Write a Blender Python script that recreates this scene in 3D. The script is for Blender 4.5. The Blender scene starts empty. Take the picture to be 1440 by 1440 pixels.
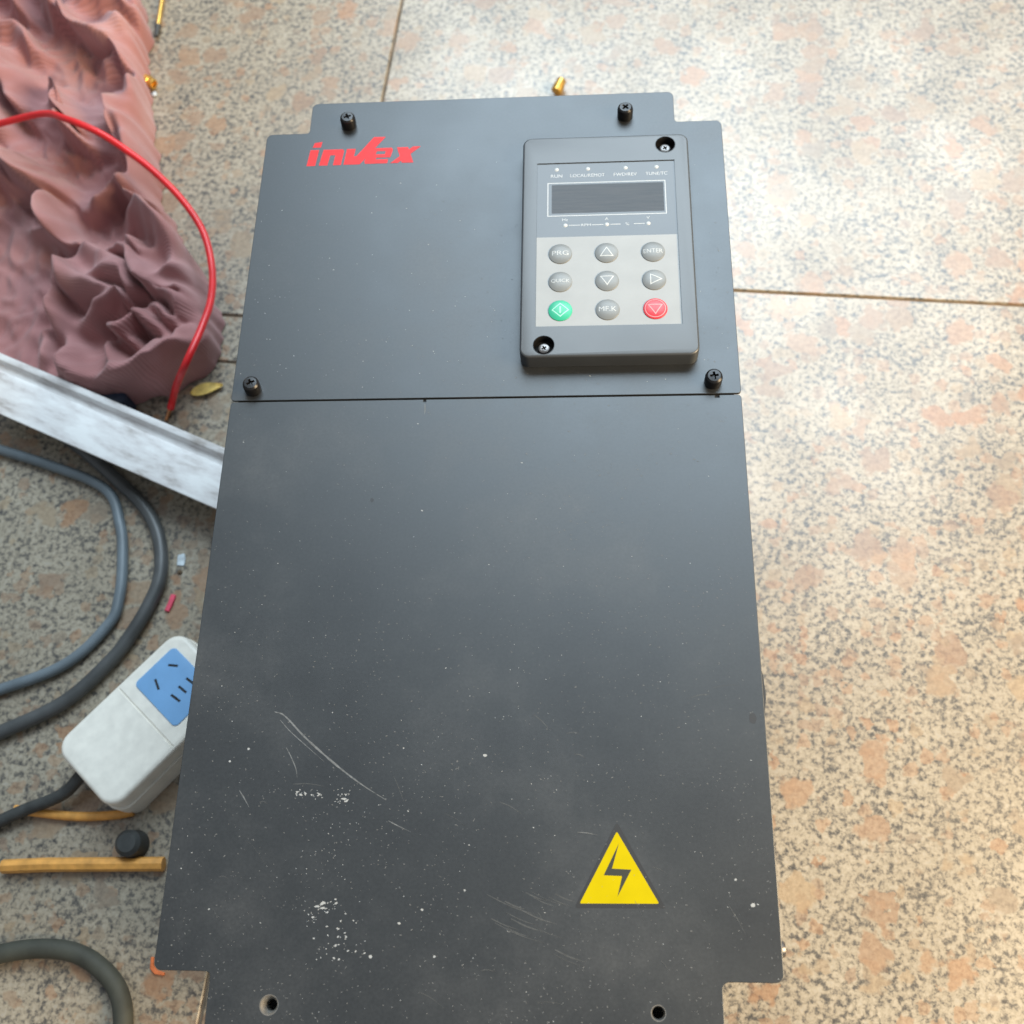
import bpy, bmesh, math, random
from mathutils import Vector, Matrix, noise
random.seed(7)
S = bpy.context.scene
C = S.collection
PI = math.pi

# ------------------------------------------------------------------ camera
cam_d = bpy.data.cameras.new('camera')
cam = bpy.data.objects.new('camera', cam_d); C.objects.link(cam)
cam.location = (0.0511, -0.2626, 0.7135)
cam.rotation_euler = (0.3991, 0.0652, 0.0186)
cam_d.sensor_width = 36.0; cam_d.sensor_fit = 'HORIZONTAL'
cam_d.lens = 36.0 * 1498.5 / 1440.0
cam_d.clip_start = 0.01; cam_d.clip_end = 60
cam_d.dof.use_dof = True; cam_d.dof.focus_distance = 0.52; cam_d.dof.aperture_fstop = 11.0
S.camera = cam

# ------------------------------------------------------------------ world and lamps (soft light from an open shop front beyond the top of the picture)
W = bpy.data.worlds.new('World'); S.world = W; W.use_nodes = True
bg = W.node_tree.nodes['Background']
bg.inputs[0].default_value = (0.84, 0.92, 1.0, 1); bg.inputs[1].default_value = 0.32

def area(name, loc, target, sx, sy, power, col):
    d = bpy.data.lights.new(name, 'AREA'); d.shape = 'RECTANGLE'; d.size = sx; d.size_y = sy
    d.energy = power; d.color = col
    o = bpy.data.objects.new(name, d); C.objects.link(o); o.location = loc
    o.rotation_euler = (Vector(target) - Vector(loc)).to_track_quat('-Z', 'Y').to_euler()
    return o
area('doorway_light', (0.42, 2.05, 2.60), (0.0, 0.1, 0.2), 2.3, 1.9, 134, (0.72, 0.88, 1.0))
area('side_light', (1.45, -0.40, 1.10), (0.35, -0.4, 0.0), 0.9, 0.9, 63, (1.0, 0.76, 0.47))

vs = S.view_settings
vs.view_transform = 'Standard'; vs.look = 'None'; vs.exposure = 0.0; vs.gamma = 1.0; vs.use_curve_mapping = False
S.render.engine = 'CYCLES'
S.render.resolution_x = 1024; S.render.resolution_y = 1024

# ------------------------------------------------------------------ material helpers
class NT:
    def __init__(s, name):
        s.m = bpy.data.materials.new(name); s.m.use_nodes = True
        s.t = s.m.node_tree; s.b = s.t.nodes['Principled BSDF']
    def n(s, kind, **kw):
        nd = s.t.nodes.new(kind)
        for k, v in kw.items():
            if k.startswith('_'): nd.inputs[int(k[1:])].default_value = v
            else: setattr(nd, k, v)
        return nd
    def l(s, a, ao, b, bi): s.t.links.new(a.outputs[ao], b.inputs[bi])
    def ramp(s, src, so, stops, interp='LINEAR'):
        r = s.n('ShaderNodeValToRGB'); cr = r.color_ramp; cr.interpolation = interp
        while len(cr.elements) < len(stops): cr.elements.new(0.5)
        for e, (p, c) in zip(cr.elements, stops):
            e.position = p; e.color = (c[0], c[1], c[2], 1) if not isinstance(c, (int, float)) else (c, c, c, 1)
        s.l(src, so, r, 0); return r
    def mix(s, fac, a, b, mode='MIX'):
        m = s.n('ShaderNodeMix', data_type='RGBA', blend_type=mode)
        for inp, v in ((0, fac), (6, a), (7, b)):
            if isinstance(v, tuple) and hasattr(v[0], 'outputs'): s.t.links.new(v[0].outputs[v[1]], m.inputs[inp])
            elif isinstance(v, (int, float)) : m.inputs[inp].default_value = v
            else: m.inputs[inp].default_value = (v[0], v[1], v[2], 1)
        return m
    def bump(s, src, so, strength, dist):
        b = s.n('ShaderNodeBump'); b.inputs['Strength'].default_value = strength; b.inputs['Distance'].default_value = dist
        s.l(src, so, b, 'Height'); s.l(b, 0, s.b, 'Normal'); return b

def simple(name, col, rough=0.5, metal=0.0, nscale=0, namp=0.0, bump=0.0, bscale=2000, coat=0.0):
    t = NT(name); b = t.b
    b.inputs['Base Color'].default_value = (*col, 1); b.inputs['Roughness'].default_value = rough; b.inputs['Metallic'].default_value = metal
    b.inputs['Coat Weight'].default_value = coat
    tc = t.n('ShaderNodeTexCoord')
    if nscale:
        nz = t.n('ShaderNodeTexNoise'); nz.inputs['Scale'].default_value = nscale; nz.inputs['Detail'].default_value = 5
        t.l(tc, 'Object', nz, 'Vector')
        r = t.ramp(nz, 0, [(0.3, tuple(c * (1 - namp) for c in col)), (0.7, tuple(min(1, c * (1 + namp)) for c in col))])
        t.l(r, 0, b, 'Base Color')
    if bump:
        n2 = t.n('ShaderNodeTexNoise'); n2.inputs['Scale'].default_value = bscale; n2.inputs['Detail'].default_value = 2
        t.l(tc, 'Object', n2, 'Vector'); t.bump(n2, 0, bump, 0.00003)
    return t.m

def granite():
    t = NT('granite'); b = t.b
    tc = t.n('ShaderNodeTexCoord'); oi = t.n('ShaderNodeObjectInfo')
    off = t.n('ShaderNodeVectorMath', operation='SCALE'); off.inputs[0].default_value = (3.1, 5.7, 0); t.l(oi, 'Random', off, 3)
    add = t.n('ShaderNodeVectorMath', operation='ADD'); t.l(tc, 'Object', add, 0); t.l(off, 0, add, 1)
    def warp(scale, amt):
        nz = t.n('ShaderNodeTexNoise'); nz.inputs['Scale'].default_value = scale; nz.inputs['Detail'].default_value = 3
        t.l(add, 0, nz, 'Vector')
        s1 = t.n('ShaderNodeVectorMath', operation='SUBTRACT'); t.l(nz, 1, s1, 0); s1.inputs[1].default_value = (.5, .5, .5)
        s2 = t.n('ShaderNodeVectorMath', operation='SCALE'); t.l(s1, 0, s2, 0); s2.inputs[3].default_value = amt
        s3 = t.n('ShaderNodeVectorMath', operation='ADD'); t.l(add, 0, s3, 0); t.l(s2, 0, s3, 1); return s3
    w1 = warp(220, 0.003); w2 = warp(75, 0.026); w3 = warp(150, 0.012)
    # quartz and feldspar ground mass with grey interstitial mica
    n1 = t.n('ShaderNodeTexNoise'); n1.inputs['Scale'].default_value = 250; n1.inputs['Detail'].default_value = 4; n1.inputs['Roughness'].default_value = .66; t.l(w1, 0, n1, 'Vector')
    cl = t.n('ShaderNodeTexNoise'); cl.inputs['Scale'].default_value = 38; cl.inputs['Detail'].default_value = 2; t.l(add, 0, cl, 'Vector')
    cm = t.n('ShaderNodeMath', operation='MULTIPLY_ADD'); t.l(cl, 0, cm, 0); cm.inputs[1].default_value = 0.20; cm.inputs[2].default_value = -0.10
    sm = t.n('ShaderNodeMath', operation='ADD'); t.l(n1, 0, sm, 0); t.l(cm, 0, sm, 1)
    grains = t.ramp(sm, 0, [(0.0, (.040, .038, .036)), (0.31, (.065, .061, .056)), (0.39, (.12, .109, .093)), (0.445, (.215, .188, .148)), (0.51, (.345, .297, .222)), (0.60, (.405, .353, .272)), (0.72, (.395, .36, .30))])
    def crystals(vec, scale, lim, size, metric, op):
        v = t.n('ShaderNodeTexVoronoi', distance=metric); v.inputs['Scale'].default_value = scale; t.l(vec, 0, v, 'Vector')
        sp = t.n('ShaderNodeSeparateColor'); t.l(v, 'Color', sp, 0)
        isx = t.n('ShaderNodeMath', operation='GREATER_THAN'); t.l(sp, 0, isx, 0); isx.inputs[1].default_value = lim
        core = t.ramp(v, 'Distance', [(size * .84, 1.0), (size * 1.08, 0.0)])
        mm = t.n('ShaderNodeMath', operation='MULTIPLY'); t.l(isx, 0, mm, 0); t.l(core, 0, mm, 1)
        m2 = t.n('ShaderNodeMath', operation='MULTIPLY'); t.l(mm, 0, m2, 0); m2.inputs[1].default_value = op
        return m2, sp
    big, sp1 = crystals(w2, 42, .60, .48, 'EUCLIDEAN', .74)
    sml, sp2 = crystals(w3, 100, .60, .50, 'EUCLIDEAN', .56)
    tone = [(0.0, (.36, .19, .095)), (0.3, (.37, .235, .14)), (0.6, (.29, .19, .125)), (0.8, (.39, .29, .18)), (1.0, (.25, .195, .145))]
    pk1 = t.ramp(sp1, 1, tone); pk2 = t.ramp(sp2, 1, tone)
    fine = t.n('ShaderNodeTexNoise'); fine.inputs['Scale'].default_value = 420; fine.inputs['Detail'].default_value = 4; t.l(add, 0, fine, 'Vector')
    c0 = t.mix((sml, 0), (grains, 0), (pk2, 0))
    c1 = t.mix((big, 0), (c0, 2), (pk1, 0))
    fr = t.ramp(fine, 0, [(0.3, 0.82), (0.7, 1.10)])
    c2 = t.mix(0.8, (c1, 2), (fr, 0), 'MULTIPLY')
    # walked-in dirt
    dn = t.n('ShaderNodeTexNoise'); dn.inputs['Scale'].default_value = 9; dn.inputs['Detail'].default_value = 5; t.l(add, 0, dn, 'Vector')
    dr = t.ramp(dn, 0, [(0.35, (.80, .78, .75)), (0.62, (1, 1, 1))])
    c3 = t.mix(0.9, (c2, 2), (dr, 0), 'MULTIPLY')
    t.l(c3, 2, b, 'Base Color')
    rr = t.ramp(dn, 0, [(0.3, 0.36), (0.7, 0.25)]); t.l(rr, 0, b, 'Roughness'); b.inputs['Specular IOR Level'].default_value = .80
    bm2 = t.n('ShaderNodeTexNoise'); bm2.inputs['Scale'].default_value = 900; t.l(add, 0, bm2, 'Vector'); t.bump(bm2, 0, 0.25, 0.00006)
    return t.m

def powder_coat():
    t = NT('charcoal_powder_coat'); b = t.b
    tc = t.n('ShaderNodeTexCoord')
    nz = t.n('ShaderNodeTexNoise'); nz.inputs['Scale'].default_value = 14; nz.inputs['Detail'].default_value = 7; nz.inputs['Roughness'].default_value = .62
    t.l(tc, 'Object', nz, 'Vector')
    col = t.ramp(nz, 0, [(0.30, (.012, .0135, .0155)), (0.52, (.0145, .0165, .0185)), (0.64, (.023, .025, .027)), (0.80, (.044, .046, .047))])
    f2 = t.n('ShaderNodeTexNoise'); f2.inputs['Scale'].default_value = 700; f2.inputs['Detail'].default_value = 2; t.l(tc, 'Object', f2, 'Vector')
    fr = t.ramp(f2, 0, [(0.3, 0.82), (0.7, 1.18)])
    mx = t.mix(1.0, (col, 0), (fr, 0), 'MULTIPLY'); t.l(mx, 2, b, 'Base Color')
    rr = t.ramp(nz, 0, [(0.3, 0.385), (0.75, 0.475)]); t.l(rr, 0, b, 'Roughness')
    b.inputs['Specular IOR Level'].default_value = .95
    b.inputs['Specular Tint'].default_value = (.93, .97, 1.0, 1)
    bn = t.n('ShaderNodeTexNoise'); bn.inputs['Scale'].default_value = 1500; bn.inputs['Detail'].default_value = 3; t.l(tc, 'Object', bn, 'Vector')
    t.bump(bn, 0, 0.3, 0.00003)
    return t.m

def knit():
    t = NT('ribbed_pink_jersey'); b = t.b
    uv = t.n('ShaderNodeUVMap')
    wv = t.n('ShaderNodeTexWave', wave_type='BANDS', bands_direction='X'); wv.inputs['Scale'].default_value = 150; wv.inputs['Distortion'].default_value = 0.5
    t.l(uv, 0, wv, 'Vector')
    tc = t.n('ShaderNodeTexCoord'); nz = t.n('ShaderNodeTexNoise'); nz.inputs['Scale'].default_value = 16; nz.inputs['Detail'].default_value = 6; t.l(tc, 'Object', nz, 'Vector')
    col = t.ramp(nz, 0, [(0.3, (.33, .15, .145)), (0.55, (.42, .205, .20)), (0.75, (.48, .27, .262))])
    wr = t.ramp(wv, 0, [(0.0, 0.80), (0.6, 1.0)])
    mx = t.mix(0.75, (col, 0), (wr, 0), 'MULTIPLY'); t.l(mx, 2, b, 'Base Color')
    b.inputs['Roughness'].default_value = 0.9; b.inputs['Specular IOR Level'].default_value = 0.2
    b.inputs['Sheen Weight'].default_value = 0.25; b.inputs['Sheen Roughness'].default_value = 0.5
    t.bump(wv, 0, 0.6, 0.0004)
    return t.m

def dirty_white():
    t = NT('dirty_white_plastic'); b = t.b
    tc = t.n('ShaderNodeTexCoord')
    mp = t.n('ShaderNodeMapping'); mp.inputs['Scale'].default_value = (.4, 1.3, 1.0); t.l(tc, 'Object', mp, 0)
    nz = t.n('ShaderNodeTexNoise'); nz.inputs['Scale'].default_value = 60; nz.inputs['Detail'].default_value = 9; nz.inputs['Roughness'].default_value = .65; t.l(mp, 0, nz, 'Vector')
    col = t.ramp(nz, 0, [(0.30, (.34, .30, .27)), (0.46, (.68, .66, .65)), (0.60, (.82, .82, .81))])
    t.l(col, 0, b, 'Base Color'); b.inputs['Roughness'].default_value = 0.45
    t.bump(nz, 0, 0.2, 0.001)
    return t.m

def display_glass():
    t = NT('display_window'); b = t.b
    tc = t.n('ShaderNodeTexCoord'); mp = t.n('ShaderNodeMapping'); mp.inputs['Rotation'].default_value = (0, 0, math.radians(33)); mp.inputs['Scale'].default_value = (50, 700, 1)
    t.l(tc, 'Object', mp, 0)
    nz = t.n('ShaderNodeTexNoise'); nz.inputs['Scale'].default_value = 1.0; nz.inputs['Detail'].default_value = 4; t.l(mp, 0, nz, 'Vector')
    rr = t.ramp(nz, 0, [(0.3, 0.17), (0.7, 0.25)]); t.l(rr, 0, b, 'Roughness')
    cr = t.ramp(nz, 0, [(0.35, (.012, .011, .012)), (0.75, (.034, .032, .033))]); t.l(cr, 0, b, 'Base Color')
    return t.m

M = dict(
    granite=granite(), coat=powder_coat(), knit=knit(), white=dirty_white(), glass=display_glass(),
    grout=simple('grout', (.20, .15, .105), .9, nscale=60, namp=.35, bump=.4, bscale=900),
    keypad=simple('charcoal_plastic', (.056, .062, .068), .36, nscale=25, namp=.12, bump=.12, bscale=2600),
    overlay=simple('dark_overlay_film', (.050, .056, .064), .34, nscale=20, namp=.10, bump=.05, bscale=1800),
    silver=simple('pale_grey_overlay_film', (.295, .31, .315), .44, nscale=60, namp=.06, bump=.08, bscale=1500),
    btn_grey=simple('grey_button_film', (.185, .20, .205), .36, nscale=80, namp=.08),
    btn_green=simple('green_button_film', (.03, .40, .24), .36, nscale=80, namp=.06),
    btn_red=simple('red_button_film', (.58, .035, .05), .36, nscale=80, namp=.06),
    legend=simple('white_print', (.50, .53, .54), .5),
    legend_dim=simple('faint_white_print', (.50, .53, .55), .5),
    legend_green=simple('pale_green_print', (.35, .78, .60), .5),
    legend_red=simple('pale_red_print', (.80, .30, .32), .5),
    red_print=simple('red_logo_print', (.62, .022, .025), .45, nscale=300, namp=.12),
    yellow=simple('yellow_sticker', (.47, .38, .001), .62, nscale=120, namp=.05),
    black_print=simple('black_sticker_print', (.014, .015, .017), .48),
    bolt_print=simple('lightning_print', (.028, .03, .022), .5),
    black_metal=simple('black_oxide_steel', (.012, .012, .013), .28, .3, nscale=300, namp=.3),
    dark_hole=simple('dark_hole', (.010, .010, .010), .8),
    steel=simple('zinc_steel', (.62, .60, .57), .38, .7, nscale=400, namp=.25),
    insert=simple('bright_plated_insert', (.30, .29, .27), .35, .6, nscale=500, namp=.2),
    smear=simple('dust_smear', (.060, .065, .068), .55, nscale=300, namp=.3),
    screw_dark=simple('dark_zinc_steel', (.20, .19, .185), .35, .8, nscale=400, namp=.25),
    dust=simple('white_dust', (.34, .36, .37), .9),
    dust_dim=simple('grey_dust', (.13, .137, .142), .9),
    scratch=simple('pale_scratch', (.12, .13, .137), .6, nscale=500, namp=.4),
    chassis=simple('chassis_paint', (.03, .032, .034), .5, nscale=30, namp=.2),
    red_pvc=simple('red_wire_insulation', (.70, .018, .022), .35, nscale=60, namp=.15),
    copper=simple('copper_strands', (.62, .28, .13), .4, 1.0, nscale=900, namp=.4),
    cable=simple('grey_cable_sheath', (.075, .078, .078), .42, nscale=40, namp=.3),
    cable_blue=simple('blue_grey_cable_sheath', (.14, .17, .19), .45, nscale=40, namp=.2),
    cream=simple('cream_plastic', (.86, .82, .73), .4, nscale=140, namp=.07, bump=.08, bscale=1200),
    blue=simple('blue_plastic', (.20, .42, .72), .4, nscale=70, namp=.06),
    slot=simple('socket_slot', (.02, .02, .02), .7),
    orange=simple('orange_plastic', (.72, .34, .075), .42, nscale=120, namp=.25),
    rubber=simple('black_rubber', (.045, .047, .045), .6, nscale=100, namp=.3),
    dark=simple('dark_olive_rubber', (.050, .052, .040), .7, nscale=60, namp=.3),
    brass=simple('brass', (.70, .42, .10), .32, .85, nscale=250, namp=.25),
    leaf=simple('yellow_leaf', (.66, .47, .13), .55, nscale=200, namp=.3),
    pink=simple('pink_plastic_scrap', (.72, .08, .14), .4, nscale=200, namp=.15),
    scrap_orange=simple('orange_scrap', (.60, .16, .05), .5, nscale=300, namp=.3),
    pale=simple('pale_scrap', (.55, .62, .66), .5, nscale=200, namp=.3),
    pebble=simple('pebble', (.55, .47, .36), .7, nscale=300, namp=.3),
    brown=simple('brown_crumb', (.12, .08, .045), .8, nscale=400, namp=.3),
    navy=simple('navy_plastic', (.03, .05, .09), .4, nscale=80, namp=.2),
)

for k_, v_ in (('yellow', .08), ('glass', .26), ('keypad', .68), ('overlay', .7), ('red_print', .3), ('dust', .1), ('dust_dim', .2), ('black_print', .7)):
    M[k_].node_tree.nodes['Principled BSDF'].inputs['Specular IOR Level'].default_value = v_

# ------------------------------------------------------------------ object helpers
def obj(name, me, mat=None, parent=None):
    if isinstance(me, bmesh.types.BMesh):
        bm = me; me = bpy.data.meshes.new(name); bm.to_mesh(me); bm.free()
    o = bpy.data.objects.new(name, me); C.objects.link(o)
    if mat and not me.materials: me.materials.append(M[mat])
    if parent: o.parent = parent
    return o
def tag(o, label, cat, group=None):
    o['label'] = label; o['category'] = cat
    if group: o['group'] = group
    return o
def smooth(o, angle=40):
    me = o.data
    for p in me.polygons: p.use_smooth = True
    me.set_sharp_from_angle(angle=math.radians(angle)); return o
def empty(name, loc=(0, 0, 0)):
    o = bpy.data.objects.new(name, None); C.objects.link(o); o.location = loc; o.empty_display_size = .02; return o
def evalmesh(o):
    dg = bpy.context.evaluated_depsgraph_get(); dg.update()
    return bpy.data.meshes.new_from_object(o.evaluated_get(dg))
def with_mods(o, mods):
    for kind, kw in mods:
        m = o.modifiers.new(kind, kind)
        for k, v in kw.items(): setattr(m, k, v)
    me = evalmesh(o); o.modifiers.clear(); old = o.data; o.data = me; return o
def cut(o, cutters):
    for me in cutters:
        t = obj('cutter_tmp', me); t.parent = o.parent; m = o.modifiers.new('b', 'BOOLEAN'); m.operation = 'DIFFERENCE'; m.solver = 'EXACT'; m.object = t
        new = evalmesh(o); o.modifiers.clear(); o.data = new; bpy.data.objects.remove(t)
    return o
def round_poly(pts, rad, seg=6):
    """pts: [(x,y)], rad: radius per corner or one value -> outline with rounded corners (works for inner corners too)"""
    out = []; n = len(pts)
    for i, p in enumerate(pts):
        r = rad[i] if isinstance(rad, (list, tuple)) else rad
        p = Vector(p); a = (Vector(pts[i - 1]) - p); b = (Vector(pts[(i + 1) % n]) - p)
        if r <= 0: out.append(p); continue
        an = a.angle(b); d = r / math.tan(an / 2); a.normalize(); b.normalize()
        s, e = p + a * d, p + b * d; c = p + (a + b).normalized() * (r / math.sin(an / 2))
        v0, v1 = s - c, e - c; tot = v0.angle_signed(v1)
        for k in range(seg + 1):
            q = v0.copy(); q.rotate(Matrix.Rotation(-tot * k / seg, 2)); out.append(c + q)
    return [(v.x, v.y) for v in out]
def prism(pts, z0, z1):
    bm = bmesh.new(); lo = [bm.verts.new((x, y, z0)) for x, y in pts]; hi = [bm.verts.new((x, y, z1)) for x, y in pts]
    n = len(pts); bm.faces.new(hi); bm.faces.new(lo[::-1])
    for i in range(n): bm.faces.new((lo[i], lo[(i + 1) % n], hi[(i + 1) % n], hi[i]))
    bmesh.ops.recalc_face_normals(bm, faces=bm.faces[:]); return bm
def bevel_top(bm, zt, w, seg=3):
    es = [e for e in bm.edges if all(abs(v.co.z - zt) < 1e-7 for v in e.verts)]
    bmesh.ops.bevel(bm, geom=es, offset=w, segments=seg, profile=.5, affect='EDGES'); return bm
def lathe(prof, seg=32, cx=0, cy=0):
    bm = bmesh.new(); rings = []
    for r, z in prof:
        if r < 1e-7: rings.append([bm.verts.new((cx, cy, z))])
        else: rings.append([bm.verts.new((cx + r * math.cos(2 * PI * k / seg), cy + r * math.sin(2 * PI * k / seg), z)) for k in range(seg)])
    for a, b in zip(rings, rings[1:]):
        for k in range(seg):
            k2 = (k + 1) % seg
            if len(a) == 1 and len(b) == 1: continue
            if len(a) == 1: bm.faces.new((a[0], b[k], b[k2]))
            elif len(b) == 1: bm.faces.new((a[k], b[0], a[k2]))
            else: bm.faces.new((a[k], b[k], b[k2], a[k2]))
    bmesh.ops.recalc_face_normals(bm, faces=bm.faces[:]); return bm
def cyl_mesh(r, z0, z1, x=0, y=0, seg=32, r2=None):
    bm = lathe([(0, z0), (r, z0), (r if r2 is None else r2, z1), (0, z1)], seg, x, y)
    me = bpy.data.meshes.new('c'); bm.to_mesh(me); bm.free(); return me
def box_bm(x0, x1, y0, y1, z0, z1): return prism([(x0, y0), (x1, y0), (x1, y1), (x0, y1)], z0, z1)
def flat(pts, z, t=0.00004): return prism(pts, z, z + t)
def spline(ctrl, n=12):
    P = [Vector(p) for p in ctrl]; P = [P[0] * 2 - P[1]] + P + [P[-1] * 2 - P[-2]]; out = []
    for i in range(1, len(P) - 2):
        for k in range(n):
            t = k / n; a, b, c, d = P[i - 1], P[i], P[i + 1], P[i + 2]
            out.append(.5 * ((2 * b) + (c - a) * t + (2 * a - 5 * b + 4 * c - d) * t * t + (3 * b - a - 3 * c + d) * t ** 3))
    out.append(P[-2]); return out
def tube(path, r, seg=16, caps=True):
    bm = bmesh.new(); rings = []; up = Vector((0, 0, 1)); n = len(path)
    for i, p in enumerate(path):
        d = (path[min(i + 1, n - 1)] - path[max(i - 1, 0)]).normalized()
        s = d.cross(up)
        if s.length < 1e-4: s = Vector((1, 0, 0))
        s.normalize(); u = s.cross(d).normalized(); rr = r(i / (n - 1)) if callable(r) else r
        rings.append([bm.verts.new(p + (s * math.cos(2 * PI * k / seg) + u * math.sin(2 * PI * k / seg)) * rr) for k in range(seg)])
    for a, b in zip(rings, rings[1:]):
        for k in range(seg): bm.faces.new((a[k], a[(k + 1) % seg], b[(k + 1) % seg], b[k]))
    if caps: bm.faces.new(rings[0]); bm.faces.new(rings[-1])
    bmesh.ops.recalc_face_normals(bm, faces=bm.faces[:]); return bm
def text_mesh(s, cx, cy, w, h, z, t=0.00004, zf=None):
    cu = bpy.data.curves.new('t', 'FONT'); cu.body = s; cu.size = 1.0; cu.offset = 0.0
    o = bpy.data.objects.new('t', cu); C.objects.link(o); me = evalmesh(o); bpy.data.objects.remove(o)
    xs = [v.co.x for v in me.vertices]; ys = [v.co.y for v in me.vertices]
    x0, x1, y0, y1 = min(xs), max(xs), min(ys), max(ys)
    for v in me.vertices:
        v.co.x = cx + ((v.co.x - x0) / (x1 - x0) - .5) * w; v.co.y = cy + ((v.co.y - y0) / (y1 - y0) - .5) * h
        v.co.z = z + (zf(math.hypot(v.co.x - cx, v.co.y - cy)) if zf else 0) + t
    me.materials.clear(); return me
def ring_poly(outer, inner, z, zf=None):
    bm = bmesh.new(); n = len(outer)
    f = lambda p: bm.verts.new((p[0], p[1], z + (zf(math.hypot(p[0] - zf.c[0], p[1] - zf.c[1])) if zf else 0)))
    a = [f(p) for p in outer]; b = [f(p) for p in inner]
    for i in range(n): bm.faces.new((a[i], a[(i + 1) % n], b[(i + 1) % n], b[i]))
    bmesh.ops.recalc_face_normals(bm, faces=bm.faces[:]); return bm

# ------------------------------------------------------------------ floor of granite tiles
TH = math.radians(-5.1); Rz = Matrix.Rotation(TH, 4, 'Z')
floor = obj('floor', box_bm(-2.4, 2.6, -2.0, 3.2, -0.03, -0.0022), 'grout'); floor['kind'] = 'structure'
floor.matrix_world = Matrix.Translation((-0.143, 0.205, 0)) @ Rz
# local frame: u along the rows, v along the columns; the long joint lies at u = 0
G = 0.0011
def tile(u0, u1, v0, v1):
    o = round_poly([(u0 + G, v0 + G), (u1 - G, v0 + G), (u1 - G, v1 - G), (u0 + G, v1 - G)], .0015, 2)
    bm = prism(o, -.012, random.uniform(-.0004, 0)); zt = max(v.co.z for v in bm.verts); bevel_top(bm, zt, .0008, 1)
    cx, cy = (u0 + u1) / 2, (v0 + v1) / 2
    for v in bm.verts: v.co.x -= cx; v.co.y -= cy
    t = obj('tile', bm, 'granite', floor); t.location = (cx, cy, 0); return t
T = 0.60
vr = 0.0485                                      # joint right of the inverter
for i in range(0, 3):
    for j in range(-2, 4): tile(i * T, (i + 1) * T, vr + (j - 1) * T, vr + j * T)
for i in range(-3, 0):
    sh = 0.0 if i == -1 else (-0.21 if i == -2 else .1)
    va, vb = -0.0435 + sh, -0.0005 + sh
    tile(i * T, (i + 1) * T, va, vb)
    for j in range(0, 4): tile(i * T, (i + 1) * T, vb + j * T, vb + (j + 1) * T)
    for j in range(0, 3): tile(i * T, (i + 1) * T, va - (j + 1) * T, va - j * T)

# ------------------------------------------------------------------ the inverter
Z = 0.24                                         # face of the covers
inv = empty('frequency_inverter'); tag(inv, 'charcoal metal frequency inverter lying face up on the granite floor', 'inverter')
HX, YT, TAB, YB = 0.130, 0.1752, 0.1972, -0.2693
def inset(pts, d): return [(x - math.copysign(d, x), y - math.copysign(d, y)) for x, y in pts]
# chassis body
ch = [(-.1265, -.2665), (-.1035, -.2665), (-.1035, -.294), (.1035, -.294), (.1035, -.2665), (.1265, -.2665), (.1265, .1725), (.1020, .1725), (.1020, .1945), (-.1035, .1945), (-.1035, .1725), (-.1265, .1725)]
smooth(obj('chassis', prism(round_poly(ch, .002, 3), 0.0, Z - .0016), 'chassis', inv))
# upper cover
up = [(-HX, .0003), (HX, .0003), (HX, YT), (.104, YT), (.104, TAB), (-.1052, TAB), (-.1052, YT), (-HX, YT)]
upper = obj('upper_cover', bevel_top(prism(round_poly(up, [.0018, .0018, .0035, .002, .0035, .0035, .002, .0035], 6), Z - .0014, Z), Z, .00025, 2), 'coat', inv)
smooth(upper, 14)
lo = [(-HX, YB), (-.1055, YB), (-.1055, -.298), (.1053, -.298), (.1053, YB), (HX, YB), (HX, -.0004), (.1190, -.0004), (.1190, -.0018), (.1170, -.0018), (.1170, -.0004), (-.0286, -.0004), (-.0286, -.0018), (-.0298, -.0018), (-.0298, -.0004), (-HX, -.0004)]
lower = obj('lower_cover', bevel_top(prism(round_poly(lo, [.0035, .002, .003, .003, .003, .0035, .0018] + [0] * 8 + [.0018], 6), Z - .0014, Z - .0002), Z - .0002, .00025, 2), 'coat', inv)
HOLES = ((-.0794, -.2815, .0040), (.0793, -.2812, .0031))
cut(lower, [cyl_mesh(r, Z - .01, Z + .01, x, y, 40) for x, y, r in HOLES]); smooth(lower, 14)
ZL = Z - .0002
chs = [o for o in inv.children if o.name == 'chassis'][0]
cut(chs, [cyl_mesh(r + .0004, Z - .016, Z + .01, x, y, 32) for x, y, r in HOLES])
for x, y, r in HOLES:
    q = .0021 if r > .0035 else .0022
    pr = [(r + .0003, Z - .0030), (r + .0001, Z - .0003), (r - .0003, Z - .0003)] + [(r - .0003 + (q - r + .0003) * k / 9 + (.00012 if k % 2 else 0), Z - .0005 - .0042 * k / 9) for k in range(10)] + [(q, Z - .0125)]
    smooth(obj('threaded_insert', lathe(pr, 36, x, y), 'insert', lower), 25)
    obj('hole_bottom', cyl_mesh(q + .0008, Z - .0135, Z - .0105, x, y, 24), 'dark_hole', lower)
# folded tab and clip on the right edge
ob = prism(round_poly([(.1255, -.1610), (.1302, -.1605), (.1313, -.1530), (.1308, -.1430), (.1290, -.1360), (.1255, -.1360)], .0008, 3), Z - .012, Z - .0018)
smooth(obj('side_tab', ob, 'chassis', inv))
sc = lathe([(0, 0), (.0036, 0), (.0036, .0018), (.0028, .0030), (0, .0034)], 24)
o = smooth(obj('side_screw', sc, 'screw_dark', inv)); o.location = (.1288, -.2565, Z - .0048); o.rotation_euler = (0, PI / 2, 0)

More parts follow.
